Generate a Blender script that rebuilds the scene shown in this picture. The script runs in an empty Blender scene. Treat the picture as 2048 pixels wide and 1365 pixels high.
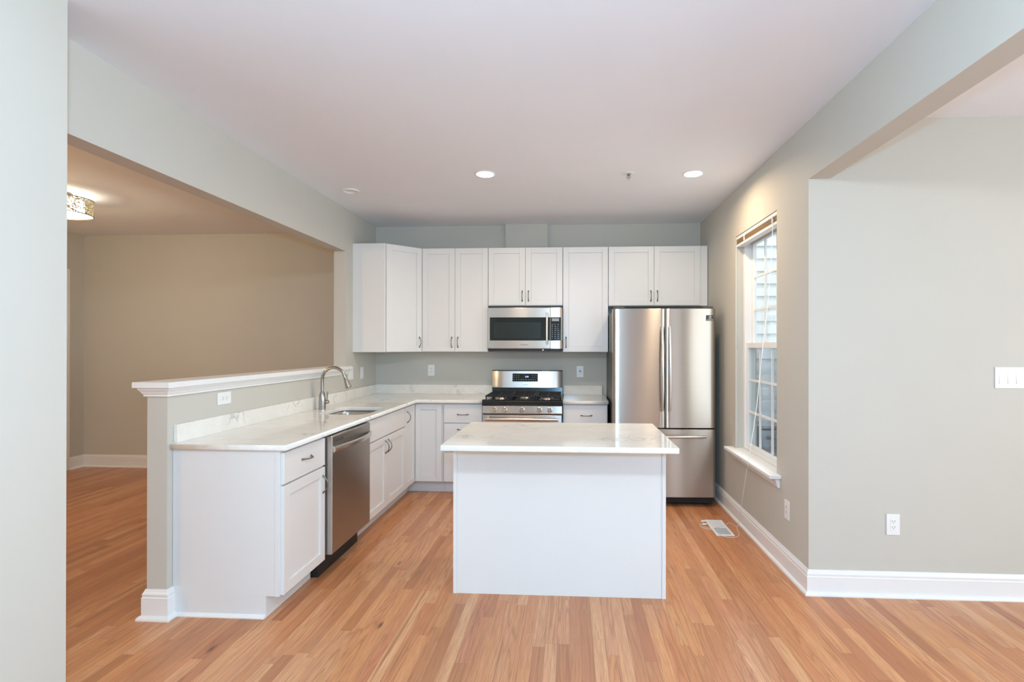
import bpy, bmesh, math, random
from mathutils import Vector, Matrix
C = bpy.context
SC = C.scene
R = math.radians
rnd = random.Random(7)

# ------------------------------------------------------------------ camera, world, lights, exposure
cam_d = bpy.data.cameras.new('camera')
cam = bpy.data.objects.new('camera', cam_d)
SC.collection.objects.link(cam)
cam.location = (2.1302, -5.5598, 1.432)
cam.rotation_euler = (R(90) + 0.002, -0.001, 0.0569)
cam_d.sensor_width = 36.0
cam_d.lens = 1032.1 * 36 / 2048
cam_d.shift_x = -57.1 / 2048
cam_d.shift_y = 8.4 / 2048
cam_d.clip_start = 0.05
SC.camera = cam
vs = SC.view_settings
vs.view_transform = 'Standard'
vs.look = 'None'
vs.exposure = 0.0
vs.gamma = 1.0
vs.use_curve_mapping = False

world = bpy.data.worlds.new('sky')
SC.world = world
world.use_nodes = True
wn = world.node_tree.nodes['Background']
wn.inputs[0].default_value = (0.86, 0.93, 1.0, 1)
wn.inputs[1].default_value = 2.6


def area(name, loc, rot, sx, sy, power, color, spread=180, shape='RECTANGLE'):
    l = bpy.data.lights.new(name, 'AREA')
    l.shape = shape
    l.size = sx
    if shape in ('RECTANGLE', 'ELLIPSE'):
        l.size_y = sy
    l.energy = power
    l.color = color
    l.spread = R(spread)
    o = bpy.data.objects.new(name, l)
    o.location = loc
    o.rotation_euler = rot
    SC.collection.objects.link(o)
    return o


def point(name, loc, power, color, rad):
    l = bpy.data.lights.new(name, 'POINT')
    l.energy = power
    l.color = color
    l.shadow_soft_size = rad
    o = bpy.data.objects.new(name, l)
    o.location = loc
    SC.collection.objects.link(o)
    return o


DAY = (0.66, 0.83, 1.0)
# daylight through the windows behind the camera and in the room at right
area('window_daylight_patio', (5.4, -8.42, 1.30), (R(90), 0, 0), 1.9, 2.0, 14, (0.50, 0.75, 1.0))
area('window_daylight_side', (6.9, -5.2, 1.5), (R(90), 0, R(90)), 2.4, 1.6, 68, (0.90, 0.95, 0.95))
area('window_daylight_kitchen', (3.520, -1.60, 1.45), (R(90), 0, R(90)), 0.80, 1.55, 7.5, (0.90, 0.97, 1.0))
# ceiling fixture just behind the camera, and the photographer's flash just above the lens
point('ceiling_fixture_light', (2.1, -5.55, 2.52), 106, (0.80, 0.91, 1.0), 0.09)
point('flash_light', (2.15, -5.62, 1.60), 138, (0.27, 0.62, 1.0), 0.05)
# recessed cans and the dining room lamp, plus an added living room fill
CANS = [(1.487, -1.677), (3.06, -1.60)]
for cx_, cy_ in CANS:
    area('recessed_light', (cx_, cy_, 2.728), (0, 0, 0), 0.12, 0.12, 12, (1.0, 0.75, 0.50), 165, 'DISK')
point('dining_lamp_light', (-2.195, -1.40, 2.50), 22, (1.0, 0.77, 0.48), 0.10)
point('dining_lamp_uplight', (-2.195, -1.40, 2.700), 15, (1.0, 0.80, 0.52), 0.02)
point('living_fill_light', (-2.9, -5.4, 1.75), 80, (1.0, 0.77, 0.48), 0.10)  # fill added in the unseen living room to even out the dining room light

# ------------------------------------------------------------------ materials


def lin(c):
    return tuple(((v / 255) / 12.92 if v / 255 <= 0.04045 else ((v / 255 + 0.055) / 1.055) ** 2.4) for v in c)


class NT:
    def __init__(s, name):
        s.m = bpy.data.materials.new(name)
        s.m.use_nodes = True
        s.t = s.m.node_tree
        s.b = s.t.nodes['Principled BSDF']

    def n(s, typ, **kw):
        o = s.t.nodes.new(typ)
        for k, v in kw.items():
            setattr(o, k, v)
        return o

    def l(s, a, b):
        s.t.links.new(a, b)

    def math(s, op, a, b=None, c=None):
        o = s.n('ShaderNodeMath', operation=op)
        for i, v in enumerate((a, b, c)):
            if v is None:
                continue
            if isinstance(v, (int, float)):
                o.inputs[i].default_value = v
            else:
                s.l(v, o.inputs[i])
        return o.outputs[0]

    def comb(s, x=0, y=0, z=0):
        o = s.n('ShaderNodeCombineXYZ')
        for i, v in enumerate((x, y, z)):
            if isinstance(v, (int, float)):
                o.inputs[i].default_value = v
            else:
                s.l(v, o.inputs[i])
        return o.outputs[0]

    def mix(s, f, a, b, blend='MIX'):
        o = s.n('ShaderNodeMix', data_type='RGBA', blend_type=blend)
        for i, v in ((0, f), (6, a), (7, b)):
            if isinstance(v, (int, float)):
                o.inputs[i].default_value = v
            elif isinstance(v, tuple):
                o.inputs[i].default_value = (*v[:3], 1)
            else:
                s.l(v, o.inputs[i])
        return o.outputs[2]

    def ramp(s, f, stops, interp='LINEAR'):
        o = s.n('ShaderNodeValToRGB')
        cr = o.color_ramp
        cr.interpolation = interp
        while len(cr.elements) < len(stops):
            cr.elements.new(0.5)
        for e, (p, c) in zip(cr.elements, stops):
            e.position = p
            e.color = (*c, 1) if len(c) == 3 else c
        s.l(f, o.inputs[0])
        return o.outputs[0]

    def noise(s, vec, scale, detail=3, rough=0.5, dist=0.0):
        o = s.n('ShaderNodeTexNoise')
        o.inputs['Scale'].default_value = scale
        o.inputs['Detail'].default_value = detail
        o.inputs['Roughness'].default_value = rough
        o.inputs['Distortion'].default_value = dist
        s.l(vec, o.inputs['Vector'])
        return o.outputs[0]

    def pos(s):
        return s.n('ShaderNodeNewGeometry').outputs['Position']

    def bump(s, h, strength, dist=0.01):
        o = s.n('ShaderNodeBump')
        o.inputs['Strength'].default_value = strength
        o.inputs['Distance'].default_value = dist
        s.l(h, o.inputs['Height'])
        s.l(o.outputs[0], s.b.inputs['Normal'])

    def set(s, **kw):
        for k, v in kw.items():
            k = k.replace('_', ' ')
            s.b.inputs[k].default_value = (*v, 1) if isinstance(v, tuple) and len(v) == 3 else v
        return s


def paint(name, col, rough=0.6, var=0.02, bump=0.03, scale=90, spec=0.3):
    t = NT(name)
    p = t.pos()
    nz = t.noise(p, 3.0, 2)
    a = tuple(c * (1 - var) for c in col)
    b = tuple(min(1, c * (1 + var)) for c in col)
    t.l(t.mix(nz, a, b), t.b.inputs['Base Color'])
    t.set(Roughness=rough)
    t.b.inputs['Specular IOR Level'].default_value = spec
    if bump:
        t.bump(t.noise(p, scale, 2), bump, 0.002)
    return t.m


M = {}
M['wall'] = paint('greige_wall_paint', (0.58, 0.56, 0.497), 0.62)
M['ceiling'] = paint('white_ceiling_paint', (0.855, 0.865, 0.90), 0.8)
M['trim'] = paint('white_trim_paint', (0.84, 0.835, 0.82), 0.35, 0.01, 0.0, spec=0.5)
M['cabinet'] = paint('white_cabinet_lacquer', (0.765, 0.765, 0.75), 0.32, 0.01, 0.0, spec=0.5)
M['cabinet_inside'] = paint('white_melamine', (0.78, 0.77, 0.74), 0.5, 0.01, 0.0)
M['plastic'] = paint('white_plastic', (0.86, 0.86, 0.84), 0.3, 0.005, 0.0, spec=0.5)
M['slot'] = paint('dark_slot', (0.03, 0.03, 0.03), 0.6, 0.0, 0.0)
M['black'] = paint('black_enamel', (0.012, 0.013, 0.013), 0.16, 0.0, 0.0, spec=0.5)
M['iron'] = paint('cast_iron', (0.02, 0.02, 0.02), 0.55, 0.1, 0.15, 300)
M['dark'] = paint('black_plastic', (0.02, 0.021, 0.022), 0.45, 0.0, 0.0)
M['case'] = paint('dark_grey_enamel', (0.07, 0.075, 0.07), 0.4, 0.02, 0.0)
M['tan_slat'] = paint('tan_blind_slat', lin((150, 128, 98)), 0.45, 0.1, 0.0)
M['cord'] = paint('white_cord', (0.8, 0.79, 0.75), 0.7, 0.02, 0.0)
M['siding'] = paint('white_vinyl_siding', (0.78, 0.80, 0.80), 0.45, 0.02, 0.0)
M['concrete'] = paint('grey_concrete', (0.30, 0.31, 0.33), 0.8, 0.15, 0.1, 40)
M['bluegrey'] = paint('blue_grey_metal', (0.16, 0.20, 0.26), 0.45, 0.05, 0.0)
M['roofing'] = paint('dark_shingle', (0.10, 0.10, 0.11), 0.8, 0.2, 0.1, 60)
M['vent_white'] = paint('white_enamel', (0.82, 0.84, 0.85), 0.35, 0.01, 0.0)
M['vent_grey'] = paint('grey_louver', (0.42, 0.45, 0.46), 0.4, 0.02, 0.0)
M['legend'] = paint('grey_legend_print', (0.35, 0.38, 0.42), 0.5, 0.0, 0.0)
M['white_print'] = paint('white_print', (0.85, 0.85, 0.85), 0.5, 0.0, 0.0)
M['logo'] = paint('dark_logo_print', (0.12, 0.12, 0.12), 0.4, 0.0, 0.0)


def metal(name, col, rough, aniso=0.0, rot=0.25, streak=None):
    t = NT(name)
    t.set(Metallic=1.0, Roughness=rough, Anisotropic=aniso)
    t.b.inputs['Anisotropic Rotation'].default_value = rot
    p = t.pos()
    if streak:
        mp = t.n('ShaderNodeMapping')
        t.l(p, mp.inputs[0])
        mp.inputs['Scale'].default_value = streak
        nz = t.noise(mp.outputs[0], 1.0, 3, 0.6)
        t.l(t.mix(nz, tuple(c * .92 for c in col), tuple(min(1, c * 1.06) for c in col)), t.b.inputs['Base Color'])
    else:
        t.l(t.mix(t.noise(p, 4, 2), tuple(c * .98 for c in col), col), t.b.inputs['Base Color'])
    if aniso:
        tg = t.n('ShaderNodeTangent', direction_type='RADIAL', axis='Z')
        t.l(tg.outputs[0], t.b.inputs['Tangent'])
    return t.m


M['steel'] = metal('brushed_stainless', (0.50, 0.465, 0.425), 0.30, 1.0, 0.25, (3, 3, 700))
M['steel_fine'] = metal('fine_brushed_stainless', (0.66, 0.615, 0.565), 0.22, 0.9, 0.25, (3, 3, 700))
M['steel_plain'] = metal('satin_stainless', (0.66, 0.63, 0.59), 0.26)
M['sink_steel'] = metal('sink_stainless', (0.56, 0.54, 0.50), 0.24)
M['nickel'] = metal('brushed_nickel', (0.40, 0.375, 0.345), 0.26)
M['bronze'] = metal('dark_nickel', (0.24, 0.22, 0.20), 0.28)
M['chrome'] = metal('chrome', (0.85, 0.86, 0.88), 0.12)
M['blackmetal'] = metal('dark_bronze_ring', (0.12, 0.10, 0.08), 0.4)


def emit(name, col, strength, base=(0.8, 0.8, 0.8)):
    t = NT(name)
    t.set(Base_Color=base, Roughness=0.4)
    t.b.inputs['Emission Color'].default_value = (*col, 1)
    t.b.inputs['Emission Strength'].default_value = strength
    return t.m


M['can_on'] = emit('lit_lens', (1.0, 0.95, 0.86), 9.0)
M['shade_on'] = emit('lit_fabric_shade', (1.0, 0.93, 0.80), 3.0)
M['clock'] = emit('blue_clock_digits', (0.25, 0.35, 1.0), 4.0, (0.02, 0.02, 0.1))


def glass_mat(name, tint, gloss=0.06):
    t = NT(name)
    tr = t.n('ShaderNodeBsdfTransparent')
    tr.inputs[0].default_value = (*tint, 1)
    gl = t.n('ShaderNodeBsdfGlossy')
    gl.inputs['Roughness'].default_value = 0.02
    fr = t.n('ShaderNodeFresnel')
    fr.inputs[0].default_value = 1.45
    mx = t.n('ShaderNodeMixShader')
    gm = t.n('ShaderNodeNewGeometry')
    t.l(t.math('MULTIPLY', fr.outputs[0], t.math('SUBTRACT', 1.0, gm.outputs['Backfacing'])), mx.inputs[0])
    t.l(tr.outputs[0], mx.inputs[1])
    t.l(gl.outputs[0], mx.inputs[2])
    out = [n for n in t.t.nodes if n.type == 'OUTPUT_MATERIAL'][0]
    t.l(mx.outputs[0], out.inputs[0])
    return t.m


M['glass'] = glass_mat('window_glass', (0.96, 0.985, 0.985))
M['clear'] = glass_mat('clear_acrylic', (0.9, 0.92, 0.92))


def screen_mat():
    t = NT('insect_screen_mesh')
    tr = t.n('ShaderNodeBsdfTransparent')
    df = t.n('ShaderNodeBsdfDiffuse')
    df.inputs[0].default_value = (0.10, 0.11, 0.12, 1)
    p = t.pos()
    sep = t.n('ShaderNodeSeparateXYZ')
    t.l(p, sep.inputs[0])
    a = t.math('GREATER_THAN', t.math('FRACT', t.math('MULTIPLY', sep.outputs[1], 700)), 0.80)
    b = t.math('GREATER_THAN', t.math('FRACT', t.math('MULTIPLY', sep.outputs[2], 700)), 0.80)
    f = t.math('MAXIMUM', a, b)
    mx = t.n('ShaderNodeMixShader')
    t.l(f, mx.inputs[0])
    t.l(tr.outputs[0], mx.inputs[1])
    t.l(df.outputs[0], mx.inputs[2])
    out = [n for n in t.t.nodes if n.type == 'OUTPUT_MATERIAL'][0]
    t.l(mx.outputs[0], out.inputs[0])
    return t.m


M['screen'] = screen_mat()


def black_glass():
    t = NT('black_oven_glass')
    t.set(Base_Color=(0.010, 0.014, 0.013), Roughness=0.06)
    p = t.pos()
    t.l(t.math('MULTIPLY_ADD', t.noise(p, 6, 2), 0.03, 0.045), t.b.inputs['Roughness'])
    return t.m


M['blackglass'] = black_glass()


def window_mesh():
    t = NT('microwave_window_mesh')
    p = t.pos()
    v = t.n('ShaderNodeTexVoronoi')
    v.inputs['Scale'].default_value = 700
    t.l(p, v.inputs['Vector'])
    t.l(t.ramp(v.outputs['Distance'], [(0.3, (0.006, 0.009, 0.009)), (0.5, (0.022, 0.030, 0.028))]), t.b.inputs['Base Color'])
    t.set(Roughness=0.12)
    return t.m


M['mwmesh'] = window_mesh()


def marble():
    t = NT('white_marble_quartz')
    p = t.pos()
    w = t.noise(p, 2.2, 5, 0.6)
    wv = t.n('ShaderNodeVectorMath', operation='ADD')
    sc_ = t.n('ShaderNodeVectorMath', operation='SCALE')
    nz = t.n('ShaderNodeTexNoise')
    nz.inputs['Scale'].default_value = 2.6
    nz.inputs['Detail'].default_value = 5
    t.l(p, nz.inputs['Vector'])
    t.l(nz.outputs['Color'], sc_.inputs[0])
    sc_.inputs['Scale'].default_value = 0.9
    t.l(p, wv.inputs[0])
    t.l(sc_.outputs[0], wv.inputs[1])
    mp = t.n('ShaderNodeMapping')
    mp.inputs['Rotation'].default_value = (0, 0, R(28))
    mp.inputs['Scale'].default_value = (0.55, 1.5, 1.3)
    t.l(wv.outputs[0], mp.inputs[0])
    v1 = t.noise(mp.outputs[0], 2.0, 3, 0.55)
    vein = t.ramp(t.math('ABSOLUTE', t.math('SUBTRACT', v1, 0.5)), [(0.0, (1, 1, 1)), (0.022, (0, 0, 0))])
    mask = t.ramp(t.noise(p, 3.1, 2), [(0.50, (0, 0, 0)), (0.66, (1, 1, 1))])
    f = t.math('MULTIPLY', t.math('MULTIPLY', vein, mask), 0.55)
    cloud = t.ramp(t.noise(mp.outputs[0], 3.0, 6, 0.65), [(0.35, (0.88, 0.855, 0.79)), (0.62, (0.80, 0.775, 0.715))])
    t.l(t.mix(f, cloud, (0.30, 0.31, 0.31)), t.b.inputs['Base Color'])
    t.set(Roughness=0.07)
    t.b.inputs['Specular IOR Level'].default_value = 0.5
    return t.m


M['marble'] = marble()


def wood_floor():
    t = NT('red_oak_strip_floor')
    sep = t.n('ShaderNodeSeparateXYZ')
    t.l(t.pos(), sep.inputs[0])
    x, y = sep.outputs[0], sep.outputs[1]
    xs = t.math('DIVIDE', x, 0.0575)
    row = t.math('FLOOR', xs)
    fx = t.math('FRACT', xs)

    def wn1(v, dim='1D'):
        o = t.n('ShaderNodeTexWhiteNoise', noise_dimensions=dim)
        t.l(v, o.inputs['W'] if dim == '1D' else o.inputs['Vector'])
        return o
    r1 = wn1(row).outputs['Value']
    r2 = wn1(t.math('ADD', row, 71.3)).outputs['Value']
    ln = t.math('MULTIPLY_ADD', r2, 0.8, 0.65)
    ys = t.math('ADD', t.math('DIVIDE', y, ln), t.math('MULTIPLY', r1, 17.0))
    col = t.math('FLOOR', ys)
    fy = t.math('FRACT', ys)
    idn = wn1(t.comb(row, col, 3.7), '3D')
    idv, idc = idn.outputs['Value'], idn.outputs['Color']
    sc_ = t.n('ShaderNodeSeparateColor')
    t.l(idc, sc_.inputs[0])
    i1, i2, i3 = sc_.outputs[0], sc_.outputs[1], sc_.outputs[2]
    base = t.ramp(idv, [(0.0, lin((178, 120, 79))), (0.16, lin((196, 138, 94))), (0.36, lin((203, 142, 96))),
                        (0.55, lin((217, 157, 105))), (0.72, lin((219, 163, 115))), (0.88, lin((223, 171, 124))),
                        (1.0, lin((205, 140, 100)))])
    off = t.math('MULTIPLY', i1, 57.0)
    # fine pores
    g1 = t.noise(t.comb(t.math('ADD', t.math('MULTIPLY', x, 260), off), t.math('MULTIPLY', y, 7), off), 1.0, 4, 0.65)
    # broad tone
    g2 = t.noise(t.comb(t.math('ADD', t.math('MULTIPLY', x, 30), off), t.math('MULTIPLY', y, 1.6), off), 1.0, 2, 0.5)
    # cathedral figure: contour lines of a stretched field
    g3 = t.noise(t.comb(t.math('ADD', t.math('MULTIPLY', x, 15), off), t.math('ADD', t.math('MULTIPLY', y, 0.8), off), off), 1.0, 1, 0.4)
    ring = t.math('FRACT', t.math('MULTIPLY_ADD', g1, 0.35, t.math('MULTIPLY', g3, 15.0)))
    ringl = t.ramp(ring, [(0.0, (1, 1, 1)), (0.20, (0.15, 0.15, 0.15)), (0.55, (0, 0, 0)), (1.0, (0.55, 0.55, 0.55))])
    cath = t.math('MULTIPLY', ringl, t.ramp(i2, [(0.30, (0.16, 0.16, 0.16)), (0.62, (0.60, 0.60, 0.60))]))
    c = t.mix(t.math('MULTIPLY', t.ramp(g1, [(0.42, (0, 0, 0)), (0.70, (1, 1, 1))]), 0.55), base, lin((150, 92, 60)))
    c = t.mix(cath, c, lin((134, 80, 50)))
    c = t.mix(t.ramp(g2, [(0.35, (0, 0, 0)), (0.8, (0.45, 0.45, 0.45))]), c, lin((190, 112, 80)))
    # mineral streaks
    g4 = t.noise(t.comb(t.math('ADD', t.math('MULTIPLY', x, 55), off), t.math('ADD', t.math('MULTIPLY', y, 1.3), off), off), 1.0, 2, 0.5)
    c = t.mix(t.ramp(g4, [(0.60, (0, 0, 0)), (0.78, (0.65, 0.65, 0.65))]), c, lin((138, 84, 54)))
    # knots
    vo = t.n('ShaderNodeTexVoronoi', voronoi_dimensions='3D')
    vo.inputs['Scale'].default_value = 1.0
    t.l(t.comb(t.math('MULTIPLY', x, 5.5), t.math('MULTIPLY', y, 1.6), 0.12), vo.inputs['Vector'])
    knot = t.ramp(t.math('ADD', vo.outputs['Distance'], t.math('MULTIPLY', t.math('SUBTRACT', g1, 0.5), 0.05)),
                  [(0.016, (0.85, 0.85, 0.85)), (0.075, (0, 0, 0))])
    c = t.mix(knot, c, lin((82, 46, 30)))
    # joints
    ex = t.math('MINIMUM', fx, t.math('SUBTRACT', 1.0, fx))
    ey = t.math('MULTIPLY', t.math('MINIMUM', fy, t.math('SUBTRACT', 1.0, fy)), t.math('DIVIDE', ln, 0.0575))
    gap = t.ramp(t.math('MINIMUM', ex, ey), [(0.0, (0.75, 0.75, 0.75)), (0.022, (0, 0, 0))])
    c = t.mix(t.math('MULTIPLY', gap, 0.7), c, lin((96, 56, 36)))
    t.l(c, t.b.inputs['Base Color'])
    t.l(t.math('MULTIPLY_ADD', g1, 0.12, 0.24), t.b.inputs['Roughness'])
    t.b.inputs['Specular IOR Level'].default_value = 0.42
    bh = t.math('SUBTRACT', t.math('MULTIPLY', g1, 0.2), gap)
    t.bump(bh, 0.12, 0.002)
    return t.m


M['floor'] = wood_floor()


def lattice_mat():
    t = NT('pierced_metal_band')
    tr = t.n('ShaderNodeBsdfTransparent')
    p = t.pos()
    v = t.n('ShaderNodeTexVoronoi')
    v.feature = 'DISTANCE_TO_EDGE'
    v.inputs['Scale'].default_value = 70
    t.l(p, v.inputs['Vector'])
    f = t.math('LESS_THAN', v.outputs['Distance'], 0.09)
    t.set(Base_Color=(0.75, 0.68, 0.48), Metallic=0.8, Roughness=0.35)
    mx = t.n('ShaderNodeMixShader')
    t.l(f, mx.inputs[0])
    t.l(tr.outputs[0], mx.inputs[1])
    t.l(t.b.outputs[0], mx.inputs[2])
    out = [n for n in t.t.nodes if n.type == 'OUTPUT_MATERIAL'][0]
    t.l(mx.outputs[0], out.inputs[0])
    return t.m


M['lattice'] = lattice_mat()

# ------------------------------------------------------------------ geometry helpers


class Fr:
    """a local frame: u across, v up, w out of the face"""

    def __init__(s, o, U=(1, 0, 0), V=(0, 1, 0), W=(0, 0, 1)):
        s.o, s.U, s.V, s.W = Vector(o), Vector(U), Vector(V), Vector(W)

    def p(s, u, v, w):
        return s.o + s.U * u + s.V * v + s.W * w


WF = Fr((0, 0, 0))


def back(x, y, z):   # faces the camera (-Y)
    return Fr((x, y, z), (1, 0, 0), (0, 0, 1), (0, -1, 0))


def leftf(x, y, z):  # faces +X
    return Fr((x, y, z), (0, 1, 0), (0, 0, 1), (1, 0, 0))


def rightf(x, y, z):  # faces -X
    return Fr((x, y, z), (0, -1, 0), (0, 0, 1), (-1, 0, 0))


class MB:
    def __init__(s):
        s.bm = bmesh.new()

    def _fin(s, fs, smooth=False):
        bmesh.ops.recalc_face_normals(s.bm, faces=fs)
        for f in fs:
            f.smooth = smooth
        return s

    def box(s, u0, u1, v0, v1, w0, w1, fr=WF):
        c = [s.bm.verts.new(fr.p(u, v, w)) for u in (u0, u1) for v in (v0, v1) for w in (w0, w1)]
        fs = [s.bm.faces.new([c[i] for i in q]) for q in
              ((0, 1, 3, 2), (4, 6, 7, 5), (0, 4, 5, 1), (2, 3, 7, 6), (0, 2, 6, 4), (1, 5, 7, 3))]
        return s._fin(fs)

    def prism(s, pts, w0, w1, fr=WF, smooth=False):
        a = [s.bm.verts.new(fr.p(u, v, w0)) for u, v in pts]
        b = [s.bm.verts.new(fr.p(u, v, w1)) for u, v in pts]
        n = len(pts)
        fs = [s.bm.faces.new(a), s.bm.faces.new(b)]
        sd = [s.bm.faces.new((a[i], a[(i + 1) % n], b[(i + 1) % n], b[i])) for i in range(n)]
        s._fin(fs + sd)
        for f in sd:
            f.smooth = smooth
        return s

    def lathe(s, prof, n=32, fr=WF, smooth=True, cap=True):
        rings = []
        for r, h in prof:
            rings.append([s.bm.verts.new(fr.p(r * math.cos(2 * math.pi * i / n), r * math.sin(2 * math.pi * i / n), h)) for i in range(n)])
        fs = []
        for a, b in zip(rings, rings[1:]):
            for i in range(n):
                fs.append(s.bm.faces.new((a[i], a[(i + 1) % n], b[(i + 1) % n], b[i])))
        if cap:
            fs.append(s.bm.faces.new(rings[0]))
            fs.append(s.bm.faces.new(rings[-1]))
        return s._fin(fs, smooth)

    def tube(s, pts, rad, n=12, flat=1.0, cap=True):
        pts = [Vector(p) for p in pts]
        rad = rad if isinstance(rad, (list, tuple)) else [rad] * len(pts)
        rings = []
        ref = None
        for i, p in enumerate(pts):
            d = (pts[min(i + 1, len(pts) - 1)] - pts[max(i - 1, 0)]).normalized()
            if ref is None:
                ref = d.orthogonal().normalized()
            ref = (ref - d * ref.dot(d)).normalized()
            b = d.cross(ref)
            rings.append([s.bm.verts.new(p + (ref * math.cos(2 * math.pi * k / n) + b * math.sin(2 * math.pi * k / n) * flat) * rad[i]) for k in range(n)])
        fs = []
        for a, b in zip(rings, rings[1:]):
            for k in range(n):
                fs.append(s.bm.faces.new((a[k], a[(k + 1) % n], b[(k + 1) % n], b[k])))
        if cap:
            fs.append(s.bm.faces.new(rings[0]))
            fs.append(s.bm.faces.new(rings[-1]))
        return s._fin(fs, True)

    def loft(s, loops, capa=True, capb=True, smooth=True):
        rings = [[s.bm.verts.new(p) for p in L] for L in loops]
        n = len(rings[0])
        fs = []
        for a, b in zip(rings, rings[1:]):
            for k in range(n):
                fs.append(s.bm.faces.new((a[k], a[(k + 1) % n], b[(k + 1) % n], b[k])))
        if capa:
            fs.append(s.bm.faces.new(rings[0]))
        if capb:
            fs.append(s.bm.faces.new(rings[-1]))
        return s._fin(fs, smooth)

    def sweep(s, path, prof, z0=0.0):
        """profile (out, z) along a floor path; out is to the right of travel"""
        n = len(path)
        P = [Vector((x, y, 0)) for x, y in path]
        rings = []
        for i in range(n):
            def nrm(a, b):
                d = (b - a).normalized()
                return Vector((d.y, -d.x, 0))
            if i == 0:
                m = nrm(P[0], P[1])
            elif i == n - 1:
                m = nrm(P[-2], P[-1])
            else:
                n1, n2 = nrm(P[i - 1], P[i]), nrm(P[i], P[i + 1])
                m = (n1 + n2) / (1 + n1.dot(n2))
            rings.append([s.bm.verts.new(P[i] + m * d + Vector((0, 0, z + z0))) for d, z in prof])
        k = len(prof)
        fs = []
        for a, b in zip(rings, rings[1:]):
            for j in range(k):
                fs.append(s.bm.faces.new((a[j], a[(j + 1) % k], b[(j + 1) % k], b[j])))
        fs.append(s.bm.faces.new(rings[0]))
        fs.append(s.bm.faces.new(rings[-1]))
        return s._fin(fs)

    def build(s, name, mat, parent=None, bevel=0.0, seg=2, solid=0.0):
        me = bpy.data.meshes.new(name)
        off = Vector(parent.get('base', (0, 0, 0))) if parent else Vector((0, 0, 0))
        s.off = off
        if off.length:
            bmesh.ops.translate(s.bm, verts=s.bm.verts, vec=-off)
        s.bm.normal_update()
        for ed in s.bm.edges:
            if len(ed.link_faces) == 2 and ed.calc_face_angle(0) > R(38):
                ed.smooth = False
        s.bm.to_mesh(me)
        s.bm.free()
        me.materials.append(mat)
        o = bpy.data.objects.new(name, me)
        SC.collection.objects.link(o)
        if parent:
            o.parent = parent
            o['base'] = list(off)
        if solid:
            md = o.modifiers.new('solid', 'SOLIDIFY')
            md.thickness = solid
            md.offset = 0
        if bevel:
            md = o.modifiers.new('bevel', 'BEVEL')
            md.width = bevel
            md.segments = seg
            md.limit_method = 'ANGLE'
            md.angle_limit = R(40)
        return o


ROOTS = []


def thing(name, label, cat, loc, group=None):
    o = bpy.data.objects.new(name, None)
    SC.collection.objects.link(o)
    o.empty_display_size = 0.05
    o.location = loc
    o['base'] = list(loc)
    o['label'] = label
    o['category'] = cat
    if group:
        o['group'] = group
    return o


def tag(o, label, cat, group=None):
    o['label'] = label
    o['category'] = cat
    if group:
        o['group'] = group
    return o


def struct(o):
    o['kind'] = 'structure'
    return o


def dup(root, loc, label):
    r = root.copy()
    SC.collection.objects.link(r)
    r.location = loc
    r['label'] = label
    for ch in list(root.children):
        c = ch.copy()
        SC.collection.objects.link(c)
        c.parent = r
        for g in ch.children:
            d = g.copy()
            SC.collection.objects.link(d)
            d.parent = c
    return r


def flat_curve(name, loops, z, thick, mat, parent, bev=0.004):
    """filled outline with holes, extruded to a slab with eased edges"""
    cu = bpy.data.curves.new(name, 'CURVE')
    cu.dimensions = '2D'
    cu.fill_mode = 'BOTH'
    cu.extrude = thick / 2 - bev
    cu.bevel_depth = bev
    cu.bevel_resolution = 2
    cu.offset = -bev
    off = Vector(parent['base'])
    for L in loops:
        sp = cu.splines.new('POLY')
        sp.points.add(len(L) - 1)
        for p, (x, y) in zip(sp.points, L):
            p.co = (x - off.x, y - off.y, 0, 1)
        sp.use_cyclic_u = True
    tmp = bpy.data.objects.new(name, cu)
    SC.collection.objects.link(tmp)
    dg = C.evaluated_depsgraph_get()
    me = bpy.data.meshes.new_from_object(tmp.evaluated_get(dg))
    bpy.data.objects.remove(tmp)
    me.transform(Matrix.Translation((0, 0, z + thick / 2 - off.z)))
    me.materials.clear()
    me.materials.append(mat)
    o = bpy.data.objects.new(name, me)
    SC.collection.objects.link(o)
    o.parent = parent
    o['base'] = list(off)
    return o


def rrect(x0, x1, y0, y1, r, n=6):
    out = []
    for cx, cy, a0 in ((x1 - r, y1 - r, 0), (x0 + r, y1 - r, 90), (x0 + r, y0 + r, 180), (x1 - r, y0 + r, 270)):
        for i in range(n + 1):
            a = R(a0 + 90 * i / n)
            out.append((cx + r * math.cos(a), cy + r * math.sin(a)))
    return out


def text(name, body, fr, size, mat, parent, depth=0.0006):
    cu = bpy.data.curves.new(name, 'FONT')
    cu.body = body
    cu.size = size
    cu.align_x = 'CENTER'
    cu.align_y = 'CENTER'
    cu.extrude = depth
    tmp = bpy.data.objects.new(name, cu)
    SC.collection.objects.link(tmp)
    dg = C.evaluated_depsgraph_get()
    me = bpy.data.meshes.new_from_object(tmp.evaluated_get(dg))
    bpy.data.objects.remove(tmp)
    off = Vector(parent['base'])
    m = Matrix((fr.U, fr.V, fr.W)).transposed().to_4x4()
    m.translation = fr.o - off
    me.transform(m)
    me.materials.clear()
    me.materials.append(mat)
    o = bpy.data.objects.new(name, me)
    SC.collection.objects.link(o)
    o.parent = parent
    o['base'] = list(off)
    return o


# ------------------------------------------------------------------ the room
H = 2.741
W = 3.509
YC = -2.49          # corner where the right wall turns
BK = 0.12
# floor and ceiling
PLAN = [(-3.9, -8.6), (7.1, -8.6), (7.1, YC + 0.12), (W + 0.155, YC + 0.12), (W + 0.155, 0.12), (0.0, 0.12), (0.0, 0.37), (-3.9, 0.37)]
struct(MB().prism(PLAN, -0.05, 0.0).build('floor', M['floor']))
struct(MB().prism(PLAN, H, H + 0.1).build('ceiling', M['ceiling']))
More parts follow.
